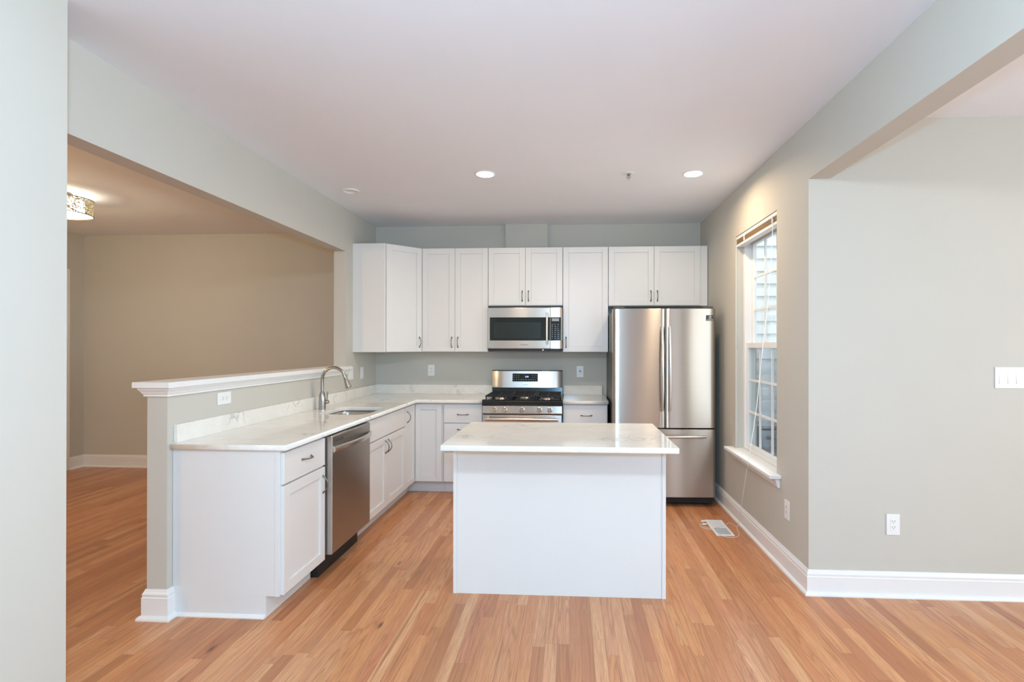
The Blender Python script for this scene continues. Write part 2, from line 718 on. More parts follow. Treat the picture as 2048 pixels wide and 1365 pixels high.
# kitchen back wall
struct(MB().box(0.0, W + 0.15, 0.0, BK, 0, H).build('wall_back', M['wall']))
struct(MB().box(1.441, 1.892, -0.055, 0.0, 2.442, H).build('trim_1', M['wall']))      # boxed-in duct above the cabinets
# left wall: stub beside the back wall, header, half wall
struct(MB().box(-0.115, 0.0, -0.767, 0.25, 0, H).build('wall_left', M['wall']))
struct(MB().box(-0.115, 0.0, -3.85, -0.767, 2.335, H).build('beam_left', M['wall']))
HX0, HX1, HY = -0.088, 0.022, -2.968
struct(MB().box(HX0, HX1, HY, -0.767, 0, 1.20).build('wall_half', M['wall']))
cap_path = [(HX0, -0.767), (HX0, HY), (HX1, HY), (HX1, -0.767)]
# travel is down the dining side, round the end and back: outward is to the right
cap_prof = [(0.0, 1.166), (0.012, 1.166), (0.012, 1.176), (0.016, 1.180), (0.022, 1.192), (0.030, 1.202), (0.032, 1.213),
            (0.046, 1.213), (0.046, 1.243), (0.0, 1.243)]
cm = MB().sweep(cap_path, cap_prof)
cm.box(HX0, HX1, HY, -0.767, 1.2005, 1.243)
cm.box(-0.115, HX0, -0.7665, -0.76, 1.21, 1.24)
struct(cm.build('trim_2', M['trim'], None, 0.0015))
# dining room
struct(MB().box(-3.75, -0.115, 0.25, 0.37, 0, H).build('wall_dining_back', M['wall']))
# its left wall holds a door
DX = -3.63
dm = MB().box(DX - 0.12, DX, -0.03, 0.25, 0, H)
dm.box(DX - 0.12, DX, -8.5, -0.95, 0, H)
dm.box(DX - 0.12, DX, -0.95, -0.03, 2.22, H)
struct(dm.build('wall_dining_left', M['wall']))
door = struct(MB().box(DX - 0.06, DX - 0.02, -0.945, -0.035, 0.005, 2.215).build('door_1', M['trim'], None, 0.002))
for a, b, c_, d in ((-0.10, -0.86, 1.15, 2.08), (-0.10, -0.86, 0.22, 1.02)):
    MB().box(DX - 0.0195, DX - 0.012, min(a, b), max(a, b), c_, d).build('door_panel', M['trim'], door, 0.004)
MB().lathe([(0.026, 0.0), (0.026, 0.006), (0.012, 0.008), (0.012, 0.03), (0.028, 0.04), (0.030, 0.055), (0.020, 0.066)], 20,
           Fr((DX - 0.0195, -0.88, 0.95), (0, 1, 0), (0, 0, 1), (1, 0, 0))).build('door_knob', M['nickel'], door)
cs = MB().box(DX, DX + 0.018, -0.04, 0.06, 0, 2.315)
cs.box(DX, DX + 0.018, -1.04, -0.94, 0, 2.315)
cs.box(DX, DX + 0.018, -0.94, -0.04, 2.215, 2.315)
struct(cs.build('trim_3', M['trim'], None, 0.004))
# wall in front at left of the picture
struct(MB().box(-0.115, 0.232, -8.5, -3.715, 0, H).build('wall_near', M['wall']))
# right wall with the kitchen window
WY0, WY1, WZ0, WZ1 = -2.03, -1.173, 0.585, 2.345
wt = 0.16
rm = MB().box(W, W + wt, WY1, 0.0, 0, H)
rm.box(W, W + wt, YC, WY0, 0, H)
rm.box(W, W + wt, WY0, WY1, WZ1, H)
rm.box(W, W + wt, WY0, WY1, 0, WZ0)
struct(rm.build('wall_right', M['wall']))
# wall of the room at right, facing the camera
struct(MB().box(W + wt, 7.0, YC, YC + 0.12, 0, H).build('wall_side_back', M['wall']))
struct(MB().box(W, W + 0.122, -8.5, YC, 2.403, H).build('beam_right', M['wall']))
sm_ = MB().box(7.0, 7.1, -8.6, -6.5, 0, H).box(7.0, 7.1, -3.9, YC + 0.12, 0, H)
sm_.box(7.0, 7.1, -6.5, -3.9, 2.4, H).box(7.0, 7.1, -6.5, -3.9, 0, 0.6)
struct(sm_.build('wall_side_right', M['wall']))
# wall behind the camera with a wide window
fm = MB()
for xa, xb in ((-3.75, 4.45), (6.35, 7.0)):
    fm.box(xa, xb, -8.6, -8.5, 0, H)
fm.box(4.45, 6.35, -8.6, -8.5, 2.3, H).box(4.45, 6.35, -8.6, -8.5, 0, 0.06)
struct(fm.build('wall_front', M['wall']))
for nme, xa, xb, za, zb_ in (('window_2', 4.45, 6.35, 0.06, 2.3),):
    wf2 = MB()
    for u in (xa, (xa + xb) / 2 - 0.035, xb - 0.07):
        wf2.box(u, u + 0.07, -8.58, -8.50, za, zb_)
    wf2.box(xa + 0.07, xb - 0.07, -8.58, -8.50, zb_ - 0.07, zb_).box(xa + 0.07, xb - 0.07, -8.58, -8.50, za, za + 0.07)
    struct(wf2.build(nme, M['trim'], None, 0.003))
wf3 = MB()
for u in (-6.5, -5.24, -3.98):
    wf3.box(7.01, 7.08, u, u + 0.08, 0.6, 2.4)
wf3.box(7.01, 7.08, -6.42, -3.98, 2.32, 2.4).box(7.01, 7.08, -6.42, -3.98, 0.6, 0.68)
struct(wf3.build('window_3', M['trim'], None, 0.003))

# baseboards
BP = [(0.0, 0.0), (0.030, 0.0), (0.030, 0.007), (0.027, 0.014), (0.021, 0.019), (0.015, 0.021), (0.015, 0.100), (0.0155, 0.104),
      (0.012, 0.108), (0.012, 0.114), (0.0135, 0.118), (0.0125, 0.124), (0.008, 0.132), (0.006, 0.138), (0.004, 0.143), (0.0, 0.143)]
struct(MB().sweep([(W, -0.02), (W, YC), (7.0, YC)], BP).build('baseboard_right', M['trim']))
hb = [(d * 1.15, z * 1.08) for d, z in BP]
struct(MB().sweep([(HX0, 0.25), (HX0, HY), (HX1, HY), (HX1, HY + 0.055)], hb).build('baseboard_half', M['trim']))
struct(MB().sweep([(DX, 0.06), (DX, 0.25), (-0.115, 0.25)], BP).build('baseboard_dining', M['trim']))
struct(MB().sweep([(-0.115, -3.715), (0.232, -3.715), (0.232, -8.5)][::-1], [(-d, z) for d, z in BP]).build('baseboard_near', M['trim']))

# kitchen window
win = MB()
xo = W + 0.062      # inner face of the frame
fy0, fy1 = WY0, WY1
f_ = 0.035
win.box(xo, W + wt, fy0, fy0 + f_, WZ0, WZ1).box(xo, W + wt, fy1 - f_, fy1, WZ0, WZ1)
win.box(xo, W + wt, fy0 + f_, fy1 - f_, WZ1 - f_, WZ1).box(xo, W + wt, fy0 + f_, fy1 - f_, WZ0, WZ0 + 0.022)
win1 = struct(win.build('window_1', M['trim'], None, 0.002))
MID = 1.440


def sash(name, x0, x1, z0, z1, st, rt, rb):
    y0, y1 = fy0 + f_, fy1 - f_
    m = MB().box(x0, x1, y0, y0 + st, z0, z1).box(x0, x1, y1 - st, y1, z0, z1)
    m.box(x0, x1, y0 + st, y1 - st, z1 - rt, z1).box(x0, x1, y0 + st, y1 - st, z0, z0 + rb)
    s_ = m.build(name, M['trim'], win1, 0.0015)
    gy0, gy1, gz0, gz1 = y0 + st, y1 - st, z0 + rb, z1 - rt
    xm = (x0 + x1) / 2
    MB().box(xm - 0.002, xm + 0.002, gy0, gy1, gz0, gz1).build('pane', M['glass'], s_)
    g = MB()
    for k in (1, 2):
        yy = gy0 + (gy1 - gy0) * k / 3
        g.box(xm - 0.008, xm + 0.006, yy - 0.008, yy + 0.008, gz0, gz1)
        zz = gz0 + (gz1 - gz0) * k / 3
        g.box(xm - 0.0075, xm + 0.0055, gy0, gy1, zz - 0.008, zz + 0.008)
    g.build('grille', M['trim'], s_)
    return s_


sash('upper_sash', W + 0.115, W + 0.145, MID - 0.01, WZ1 - f_, 0.042, 0.045, 0.03)
sash('lower_sash', W + 0.075, W + 0.108, WZ0 + 0.022, MID + 0.022, 0.030, 0.042, 0.030)
MB().box(W + 0.150, W + 0.1515, fy0 + f_, fy1 - f_, WZ0 + 0.02, MID).build('insect_screen', M['screen'], win1)
MB().box(W + 0.0865, W + 0.098, -1.66, -1.58, MID + 0.0225, MID + 0.034).build('sash_lock', M['trim'], win1, 0.002)
# stool and apron
st_ = MB().box(W - 0.075, xo - 0.001, WY0, WY1, WZ0 - 0.021, WZ0 + 0.002)
st_.box(W - 0.075, W - 0.0005, WY0 - 0.075, WY0, WZ0 - 0.021, WZ0 + 0.002).box(W - 0.075, W - 0.0005, WY1, WY1 + 0.075, WZ0 - 0.021, WZ0 + 0.002)
struct(st_.build('sill_1', M['trim'], None, 0.003))
struct(MB().sweep([(W - 0.0005, WY1 + 0.05), (W - 0.0005, WY0 - 0.05)], [(0, 0.50), (0.012, 0.50), (0.014, 0.507), (0.018, 0.515), (0.02, 0.53), (0.028, 0.548), (0.03, 0.5635), (0, 0.5635)]).build('trim_4', M['trim']))

# raised blind with its cords
bl = thing('window_blind', 'raised tan slatted blind bunched under the top of the kitchen window', 'blind', (W + 0.03, -1.60, 2.262))
b0, b1 = WY0 + 0.006, WY1 - 0.006
MB().box(W + 0.006, W + 0.056, b0, b1, 2.318, 2.344).build('headrail', M['trim'], bl, 0.002)['label'] = 'white headrail'
sl = MB()
for k in range(10):
    z = 2.2765 + k * 0.0042
    dx = rnd.uniform(-.002, .002)
    sl.box(W + 0.007 + dx, W + 0.055 + dx, b0 + 0.004, b1 - 0.004, z, z + 0.0027)
o = sl.build('slats', M['tan_slat'], bl)
o['label'] = 'bunched tan slats'
MB().box(W + 0.004, W + 0.057, b0 + 0.002, b1 - 0.002, 2.256, 2.2755).build('bottom_rail', M['trim'], bl, 0.003)
for yy in (-1.385, -1.955):
    pts = [(W + 0.003, yy, 2.318)]
    for k in range(7):
        pts.append((W + (-0.003 if k % 2 else 0.002), yy + rnd.uniform(-.004, .004), 2.315 - k * 0.007))
    MB().tube(pts, 0.006, 8).build('ladder_cord', M['cord'], bl)
MB().tube([(W + 0.010, -1.205, 2.30), (W + 0.006, -1.205, 2.2), (W + 0.004, -1.205, 1.40)], 0.004, 8).build('tilt_wand', M['clear'], bl)


def spline(pts, n=8):
    P = [Vector(p) for p in pts]
    P = [P[0] * 2 - P[1]] + P + [P[-1] * 2 - P[-2]]
    out = []
    for i in range(1, len(P) - 2):
        for k in range(n):
            t = k / n
            a, b, c_, d = P[i - 1:i + 3]
            out.append(0.5 * ((2 * b) + (c_ - a) * t + (2 * a - 5 * b + 4 * c_ - d) * t * t + (3 * b - a - 3 * c_ + d) * t ** 3))
    out.append(P[-2])
    return out


cord = [(W - 0.003, -1.975, 2.30), (W - 0.003, -1.925, 1.95), (W - 0.005, -1.86, 1.65), (W - 0.008, -1.79, 1.40), (W - 0.03, -1.735, 0.98), (W - 0.079, -1.715, 0.60),
        (W - 0.082, -1.69, 0.52), (W - 0.072, -1.54, 0.22), (W - 0.055, -1.44, 0.06), (W - 0.06, -1.40, 0.006), (3.43, -1.47, 0.0025), (3.41, -1.57, 0.0025),
        (3.36, -1.62, 0.0025), (3.28, -1.62, 0.0085), (3.235, -1.50, 0.0105), (3.20, -1.45, 0.0025), (3.165, -1.39, 0.0025), (3.19, -1.325, 0.0025)]
MB().tube(spline(cord, 6), 0.0018, 6).build('pull_cord', M['cord'], bl)['label'] = 'long white pull cord trailing to the floor'
cord2 = [(3.455, -1.39, 0.004), (3.42, -1.30, 0.0025), (3.375, -1.36, 0.009), (3.30, -1.42, 0.0105), (3.23, -1.46, 0.0105), (3.19, -1.40, 0.004)]
MB().tube(spline(cord2, 6), 0.0018, 6).build('pull_cord', M['cord'], bl)
for tx, ty in ((3.193, -1.30), (3.185, -1.37)):
    MB().lathe([(0.004, 0.0), (0.011, 0.006), (0.008, 0.03), (0.003, 0.042)], 12, Fr((tx, ty, 0.0105), (0, 1, 0), (0, 0, 1), (1, 0.2, 0))).build('cord_tassel', M['cord'], bl)

# ------------------------------------------------------------------ cabinets
G = 0.0015


def shaker(name, fr, u0, u1, v0, v1, parent, rail=0.057, t=0.02):
    u0, u1, v0, v1 = u0 + G, u1 - G, v0 + G, v1 - G
    m = MB()
    m.box(u0, u0 + rail, v0, v1, 0, t, fr).box(u1 - rail, u1, v0, v1, 0, t, fr)
    m.box(u0 + rail, u1 - rail, v1 - rail, v1, 0, t, fr).box(u0 + rail, u1 - rail, v0, v0 + rail, 0, t, fr)
    # bead around the recessed panel
    m.box(u0 + rail, u1 - rail, v0 + rail, v1 - rail, 0.002, t - 0.009, fr)
    return m.build(name, M['cabinet'], parent, 0.0016)


def slab(name, fr, u0, u1, v0, v1, parent, t=0.02):
    return MB().box(u0 + G, u1 - G, v0 + G, v1 - G, 0, t, fr).build(name, M['cabinet'], parent, 0.003)


def handle(fr, u, v, vertical, parent, w0=0.0205, ln=0.10):
    pts, rad = [], []
    n = 12
    for k in range(n + 1):
        s_ = -1 + 2 * k / n
        d = s_ * ln / 2
        w = w0 + 0.030 * (1 - abs(s_) ** 2.4) + 0.001
        pts.append(fr.p(u, v + d, w) if vertical else fr.p(u + d, v, w))
        rad.append(0.0036 + 0.0018 * (abs(s_) ** 3))
    m = MB().tube(pts, rad, 10)
    for s_ in (-1, 1):
        f = Fr(fr.p(u, v + s_ * ln / 2, w0), fr.U, fr.V, fr.W) if vertical else Fr(fr.p(u + s_ * ln / 2, v, w0), fr.U, fr.V, fr.W)
        m.lathe([(0.0075, 0.0), (0.007, 0.003), (0.0045, 0.005)], 12, f)
    return m.build('handle', M['bronze'], parent)


UZ0, UZ1 = 1.372, 2.439
UD = -0.312
Y_ = lambda x: back(x, UD, 0)
WG = 'white wall cabinets'
# diagonal corner cabinet
c = thing('wall_cabinet', 'white diagonal corner wall cabinet with one angled door above the counter corner', 'cabinet', (0.30, -0.30, UZ0), WG)
e = 0.0008
MB().prism([(e, -e), (e, -0.61), (0.318, -0.61), (0.6095, UD), (0.6095, -e)], UZ0, UZ1).build('body', M['cabinet'], c, 0.0012)
dv = Vector((0.6095 - 0.318, UD + 0.61, 0))
dl = dv.length
du = dv.normalized()
df = Fr((0.318, -0.61, 0), du, (0, 0, 1), (du.y, -du.x, 0))
d = shaker('door', df, 0.012, dl - 0.016, UZ0 + 0.003, UZ1 - 0.003, c)
handle(df, dl - 0.045, UZ0 + 0.10, True, d)


def wall_cab(label, x0, x1, z0, z1, doors, filler=0.0):
    c = thing('wall_cabinet', label, 'cabinet', ((x0 + x1) / 2, -0.16, z0), WG)
    MB().box(x0 + e, x1 - e, UD, -e, z0, z1).build('body', M['cabinet'], c, 0.0012)
    fr = back(x0, UD, 0)
    wd = (x1 - x0) / doors
    for k in range(doors):
        d = shaker('door', fr, k * wd + (0.002 if k == 0 else 0), (k + 1) * wd - (0.002 if k == doors - 1 else 0), z0 + 0.004, z1 - 0.002, c)
        if doors == 1:
            u = 0.032
        else:
            u = wd + (-0.032 if k == 0 else 0.032)
        handle(fr, u, z0 + 0.10, True, d)
    if filler:
        MB().box(x1, x1 + filler, UD - 0.004, -0.01, z0, z1).build('filler_strip', M['cabinet'], c, 0.001)
    return c


X1, X2, X3, X4, X5 = 0.610, 1.296, 2.058, 2.515, 3.429
wall_cab('tall white two-door wall cabinet between the angled corner cabinet and the microwave', X1, X2, UZ0, UZ1, 2)
wall_cab('short white two-door wall cabinet directly above the microwave', X2, X3, 1.842, UZ1, 2)
wall_cab('narrow tall white wall cabinet with a single door, between microwave and refrigerator', X3, X4, UZ0, UZ1, 1)
wall_cab('short white two-door wall cabinet directly above the refrigerator', X4, X5, 1.838, UZ1, 2, 0.074)

# base cabinets
CT0, CT1 = 0.884, 0.914
BZ = 0.8825
BF = 0.61
TK = 0.115
BG = 'white base cabinets'
LS, LD, LE, LN = -0.92, -1.845, -2.462, -2.925     # joints along the sink run
lf = leftf(BF, 0, 0)
# corner cabinet, folding door in two leaves
c = thing('base_cabinet', 'white corner base cabinet with a folding door under the counter corner', 'cabinet', (0.5, -0.5, 0), BG)
cxr = 0.905
MB().prism([(0.03, -0.01), (0.03, LS + e), (BF, LS + e), (BF, -BF), (cxr - e, -BF), (cxr - e, -0.01)], TK, BZ).build('body', M['cabinet'], c, 0.001)
MB().prism([(0.04, -0.02), (0.04, LS + e), (0.535, LS + e), (0.535, -0.535), (cxr - e, -0.535), (cxr - e, -0.02)], 0.0, TK).build('toe_kick', M['cabinet'], c)
d = shaker('door', lf, LS + 0.002, -BF - 0.022, TK + 0.004, BZ - 0.012, c, 0.05)
handle(lf, LS + 0.05, 0.775, True, d)
bf = back(0, -BF, 0)
shaker('door', bf, BF + 0.022, cxr - 0.012, TK + 0.004, BZ - 0.012, c, 0.05)
# three drawers
x0, x1 = cxr, 1.294
c = thing('base_cabinet', 'white base cabinet with three drawers, left of the range', 'cabinet', ((x0 + x1) / 2, -0.3, 0), BG)
MB().box(x0 + e, x1 - e, -BF, -0.01, TK, BZ).build('body', M['cabinet'], c, 0.001)
MB().box(x0 + e, x1 - e, -0.535, -0.02, 0, TK).build('toe_kick', M['cabinet'], c)
for k, (a, b) in enumerate(((0.690, BZ - 0.012), (0.410, 0.684), (TK + 0.004, 0.404))):
    d = slab('drawer', bf, x0 + 0.008, x1 - 0.008, a, b, c)
    handle(bf, (x0 + x1) / 2, (0.772, 0.627, 0.347)[k], False, d)
# right of the range
x0, x1 = 2.063, 2.490
c = thing('base_cabinet', 'white base cabinet with one drawer, squeezed between range and refrigerator', 'cabinet', ((x0 + x1) / 2, -0.3, 0), BG)
MB().box(x0 + e, x1 - e, -BF, -0.01, TK, BZ).build('body', M['cabinet'], c, 0.001)
MB().box(x0 + e, x1 - e, -0.535, -0.02, 0, TK).build('toe_kick', M['cabinet'], c)
d = slab('drawer', bf, x0 + 0.006, x1 - 0.006, 0.690, BZ - 0.012, c)
handle(bf, (x0 + x1) / 2 + 0.01, 0.772, False, d)
d = shaker('door', bf, x0 + 0.006, x1 - 0.006, TK + 0.004, 0.684, c)
handle(bf, x0 + 0.04, 0.60, True, d)
# sink base, an open box so that the bowl hangs inside
c = thing('base_cabinet', 'white two-door sink base cabinet between dishwasher and corner cabinet', 'cabinet', (0.3, (LS + LD) / 2, 0), BG)
m = MB().box(0.03, BF, LD + e, LD + 0.018, TK, BZ).box(0.03, BF, LS - 0.018, LS - e, TK, BZ)
m.box(0.03, 0.042, LD + 0.018, LS - 0.018, TK, BZ).box(0.042, BF, LD + 0.018, LS - 0.018, TK, TK + 0.018)
m.box(BF - 0.018, BF, LD + 0.018, LS - 0.018, TK + 0.018, BZ)
m.build('body', M['cabinet'], c, 0.001)
MB().box(0.04, 0.535, LD + e, LS - e, 0, TK).build('toe_kick', M['cabinet'], c)
mid = (LS + LD) / 2 - 0.02
for k, (a, b) in enumerate(((LD + 0.006, mid), (mid, LS - 0.006))):
    slab('false_drawer', lf, a, b, 0.700, BZ - 0.012, c)
    d = shaker('door', lf, a, b, TK + 0.004, 0.694, c)
    handle(lf, mid + (-0.032 if k == 0 else 0.032), 0.610, True, d)
# end cabinet
c = thing('base_cabinet', 'white base cabinet with drawer over door at the free end of the sink counter', 'cabinet', (0.3, (LE + LN) / 2, 0), BG)
MB().box(0.03, BF, LN, LE - e, TK, BZ).build('body', M['cabinet'], c, 0.001)
MB().box(0.03, 0.535, LN, LE - e, 0, TK).build('toe_kick', M['cabinet'], c, 0.001)
m = MB().box(0.024, 0.585, LN - 0.006, LN - 0.0003, TK, BZ).box(0.024, 0.535, LN - 0.006, LN - 0.0003, 0, TK)
m.box(0.585, BF, LN - 0.009, LN - 0.0003, TK, BZ)
m.build('end_panel', M['cabinet'], c, 0.001)
MB().prism([(LN - 0.006, 0), (LN - 0.020, 0), (LN - 0.020, 0.006), (LN - 0.014, 0.015), (LN - 0.006, 0.019)], 0.055, 0.533,
           Fr((0, 0, 0), (0, 1, 0), (0, 0, 1), (1, 0, 0))).build('shoe_molding', M['trim'], c)
d = slab('drawer', lf, LN - 0.002, LE - 0.006, 0.700, BZ - 0.012, c)
handle(lf, (LN + LE) / 2, 0.795, False, d, ln=0.10)
d = shaker('door', lf, LN - 0.002, LE - 0.006, TK + 0.004, 0.694, c)
handle(lf, LE - 0.036, 0.590, True, d)

# worktops
CE = 0.655
SK = (0.205, 0.585, -1.745, -1.275)
t_ = thing('worktop', 'L-shaped white marble worktop with low backsplash running around the corner', 'worktop', (0.3, -1.5, CT0))
ol = [(HX1 + 0.0005, -2.952), (CE, -2.952), (CE, -0.662), (1.294, -0.662), (1.294, -0.0005), (0.0005, -0.0005), (0.0005, -0.766), (HX1 + 0.0005, -0.768)]
flat_curve('slab', [ol, rrect(*SK, 0.07)], CT0, CT1 - CT0, M['marble'], t_)
m = MB().box(HX1 + 0.0006, HX1 + 0.0206, -2.925, -0.77, CT1, 1.012).box(0.0006, 0.0206, -0.77, -0.0206, CT1, 1.012)
m.box(0.0006, 1.294, -0.0206, -0.0006, CT1, 1.012)
m.build('backsplash', M['marble'], t_, 0.002)
t_ = thing('worktop', 'small white marble worktop with backsplash between range and refrigerator', 'worktop', (2.27, -0.3, CT0))
flat_curve('slab', [[(2.063, -0.662), (2.494, -0.662), (2.494, -0.0005), (2.063, -0.0005)]], CT0, CT1 - CT0, M['marble'], t_)
MB().box(2.063, 2.475, -0.0206, -0.0006, CT1, 1.012).build('backsplash', M['marble'], t_, 0.002)

# sink bowl
t_ = thing('sink', 'undermounted stainless steel sink bowl let into the worktop beside the faucet', 'sink', (0.395, -1.51, 0.70))
LL = []
for dz, inset, r in ((0.8835, -0.004, 0.074), (0.86, 0.0, 0.07), (0.73, 0.004, 0.066), (0.705, 0.015, 0.055), (0.698, 0.05, 0.03)):
    LL.append([(x, y, dz) for x, y in rrect(SK[0] + inset, SK[1] - inset, SK[2] + inset, SK[3] - inset, r)])
MB().loft(LL, False, True).build('bowl', M['sink_steel'], t_, solid=0.0012)
MB().lathe([(0.045, 0.0), (0.045, 0.002), (0.03, 0.003), (0.012, 0.001)], 24, Fr((0.395, -1.51, 0.6992))).build('drain', M['chrome'], t_)

# faucet
FX, FY = 0.112, -1.455
t_ = thing('faucet', 'brushed nickel gooseneck pull-down faucet standing behind the sink', 'faucet', (FX, FY, CT1))
z0 = CT1 + 0.0005
MB().lathe([(0.0275, z0), (0.0275, z0 + 0.07), (0.026, z0 + 0.10), (0.021, z0 + 0.125), (0.016, z0 + 0.142), (0.0135, z0 + 0.148)], 28, Fr((FX, FY, 0))).build('body', M['nickel'], t_)
pts = [(FX, FY, z0 + 0.146), (FX, FY, z0 + 0.19), (FX, FY, z0 + 0.244)]
ccx, rr = FX + 0.098, 0.098
for k in range(1, 13):
    a = math.pi - k * R(160) / 12
    pts.append((ccx + rr * math.cos(a), FY - 0.010 * k / 12, z0 + 0.244 + rr * math.sin(a)))
ex_, ey_, ez_ = pts[-1]
a = math.pi - R(160)
dirx, dirz = math.sin(a), -math.cos(a)
pts.append((ex_ + dirx * 0.02, ey_, ez_ + dirz * 0.02))
MB().tube(pts, 0.0125, 16).build('spout', M['nickel'], t_)
hd = [Vector((ex_ + dirx * q, ey_, ez_ + dirz * q)) for q in (0.018, 0.022, 0.055, 0.104, 0.106)]
MB().tube(hd, [0.0135, 0.0145, 0.019, 0.0245, 0.022], 20).build('spray_head', M['nickel'], t_)
hx = Fr((FX + 0.024, FY + 0.0, z0 + 0.062), (0, 1, 0), (0, 0, 1), (1, 0.0, 0))
m = MB().lathe([(0.016, 0.0), (0.017, 0.006), (0.017, 0.022), (0.012, 0.03)], 20, hx)
m.tube([(FX + 0.040, FY, z0 + 0.070), (FX + 0.042, FY, z0 + 0.11), (FX + 0.044, FY, z0 + 0.145)], [0.0055, 0.006, 0.007], 10)
m.build('lever', M['nickel'], t_)

# dishwasher
DWX = 0.668
t_ = thing('dishwasher', 'stainless steel dishwasher built in under the sink counter', 'dishwasher', (0.35, (LD + LE) / 2, 0))
y0, y1 = LE + 0.006, LD - 0.006
MB().box(0.04, 0.612, y0, y1, 0.135, 0.878).build('tub', M['dark'], t_)
fr = leftf(0, 0, 0)
# door with a recess behind the bowed handle
prof = [(0.615, 0.142), (DWX - 0.006, 0.142), (DWX, 0.150), (DWX, 0.866), (DWX - 0.008, 0.874), (0.615, 0.874)]
MB().prism(prof, y0 + 0.002, y1 - 0.002, Fr((0, 0, 0), (1, 0, 0), (0, 0, 1), (0, 1, 0))).build('door', M['steel'], t_, 0.003)
hn = MB()
loops = []
yy0, yy1 = y0 + 0.012, y1 - 0.012
for k in range(17):
    s_ = -1 + k / 8
    w = 0.004 + 0.036 * (1 - s_ * s_)
    y = (yy0 + yy1) / 2 + s_ * (yy1 - yy0) / 2
    zc = 0.792
    loops.append([(DWX + w + a, y, zc + b) for a, b in ((0.0, -0.018), (0.010, -0.014), (0.013, 0.0), (0.010, 0.014), (0.0, 0.018), (-0.004, 0.012), (-0.004, -0.012))])
hn.loft(loops)
hn.box(DWX + 0.0005, DWX + 0.012, yy0 - 0.004, yy0 + 0.012, 0.774, 0.810)
hn.box(DWX + 0.0005, DWX + 0.012, yy1 - 0.012, yy1 + 0.004, 0.774, 0.810)
hn.build('handle', M['steel_plain'], t_)
MB().box(DWX + 0.0003, DWX + 0.001, y0 + 0.04, y0 + 0.16, 0.832, 0.846).build('nameplate', M['case'], t_)
MB().box(0.50, 0.575, y0 + 0.004, y1 - 0.004, 0.0, 0.134).build('toe_kick', M['dark'], t_)

# range
RX0, RX1 = 1.2995, 2.0575
RC = (RX0 + RX1) / 2
t_ = thing('range', 'freestanding stainless steel gas range with black cooktop and five knobs', 'range', (RC, -0.35, 0))
MB().box(RX0, RX1, -0.655, -0.022, 0.04, 0.905).build('body', M['case'], t_, 0.002)
ct = MB().prism([(-0.022, 0.9055), (-0.66, 0.9055), (-0.66, 0.868), (-0.700, 0.868), (-0.706, 0.878), (-0.706, 0.905), (-0.699, 0.918), (-0.68, 0.924), (-0.655, 0.917), (-0.022, 0.917)],
                RX0 - 0.001, RX1 + 0.001, Fr((0, 0, 0), (0, 1, 0), (0, 0, 1), (1, 0, 0)))
ct.build('cooktop', M['black'], t_, 0.002)
pn = MB().prism([(-0.6555, 0.7885), (-0.694, 0.7885), (-0.702, 0.797), (-0.699, 0.8665), (-0.6605, 0.8665)], RX0 + 0.001, RX1 - 0.001, Fr((0, 0, 0), (0, 1, 0), (0, 0, 1), (1, 0, 0)))
pn.build('control_panel', M['steel_fine'], t_, 0.002)
for kx in (1.415, 1.512, 1.678, 1.842, 1.940):
    kf = back(kx, -0.7015, 0.831)
    k_ = MB().lathe([(0.026, 0.0), (0.026, 0.004), (0.0215, 0.007), (0.0205, 0.024), (0.017, 0.028)], 24, kf)
    k_.box(-0.0045, 0.0045, -0.019, 0.019, 0.0275, 0.036, kf)
    kn = k_.build('knob', M['chrome'], t_)
    MB().box(-0.0015, 0.0015, 0.028, 0.034, -0.0005, 0.0006, kf).build('knob_mark', M['slot'], kn)
# oven door, window, handle, drawer
od = MB().box(RX0 + 0.004, RX1 - 0.004, -0.690, -0.6565, 0.215, 0.780).build('oven_door', M['steel_fine'], t_, 0.004)
MB().box(RX0 + 0.12, RX1 - 0.12, -0.6915, -0.6902, 0.33, 0.65).build('oven_window', M['blackglass'], od, 0.0004)
hh = MB().tube([(RX0 + 0.035, -0.742, 0.744), (RC, -0.748, 0.746), (RX1 - 0.035, -0.742, 0.744)], 0.014, 16)
for xx in (RX0 + 0.05, RX1 - 0.05):
    hh.tube([(xx, -0.690, 0.746), (xx, -0.742, 0.745)], 0.011, 12)
hh.build('handle', M['steel_plain'], od)
MB().box(RX0 + 0.004, RX1 - 0.004, -0.688, -0.6565, 0.055, 0.205).build('drawer', M['steel'], t_, 0.004)
MB().box(RX0 + 0.01, RX1 - 0.01, -0.62, -0.05, 0.0, 0.039).build('plinth', M['dark'], t_)
# backguard
bgx0, bgx1 = 1.296, 2.050
bm_ = MB().prism([(-0.022, 0.9175), (-0.070, 0.9175), (-0.062, 0.992), (-0.022, 0.992)], bgx0 + 0.004, bgx1 - 0.004, Fr((0, 0, 0), (0, 1, 0), (0, 0, 1), (1, 0, 0)))
bm_.build('backguard_base', M['black'], t_, 0.001)
n = 20
pf = []
for k in range(n + 1):
    s_ = -1 + 2 * k / n
    pf.append((RC - 0.005 + s_ * 0.378, -0.098 + 0.034 * (abs(s_) ** 6)))
MB().prism([(bgx0, -0.022)] + pf + [(bgx1, -0.022)], 0.9925, 1.166, smooth=True).build('backguard', M['steel_plain'], t_)
MB().prism([(bgx0, -0.021)] + [(a, b - 0.002) for a, b in pf] + [(bgx1, -0.021)], 1.1665, 1.173).build('backguard_cap', M['dark'], t_)
dsp = MB().box(1.515, 1.795, -0.1005, -0.0975, 1.052, 1.146).build('display_bezel', M['steel_plain'], t_, 0.001)
MB().box(1.520, 1.790, -0.1015, -0.1006, 1.057, 1.141).build('display', M['blackglass'], dsp)
text('clock_digits', '2:00', back(1.673, -0.1018, 1.107), 0.022, M['clock'], dsp, 0.0003)
lg = MB()
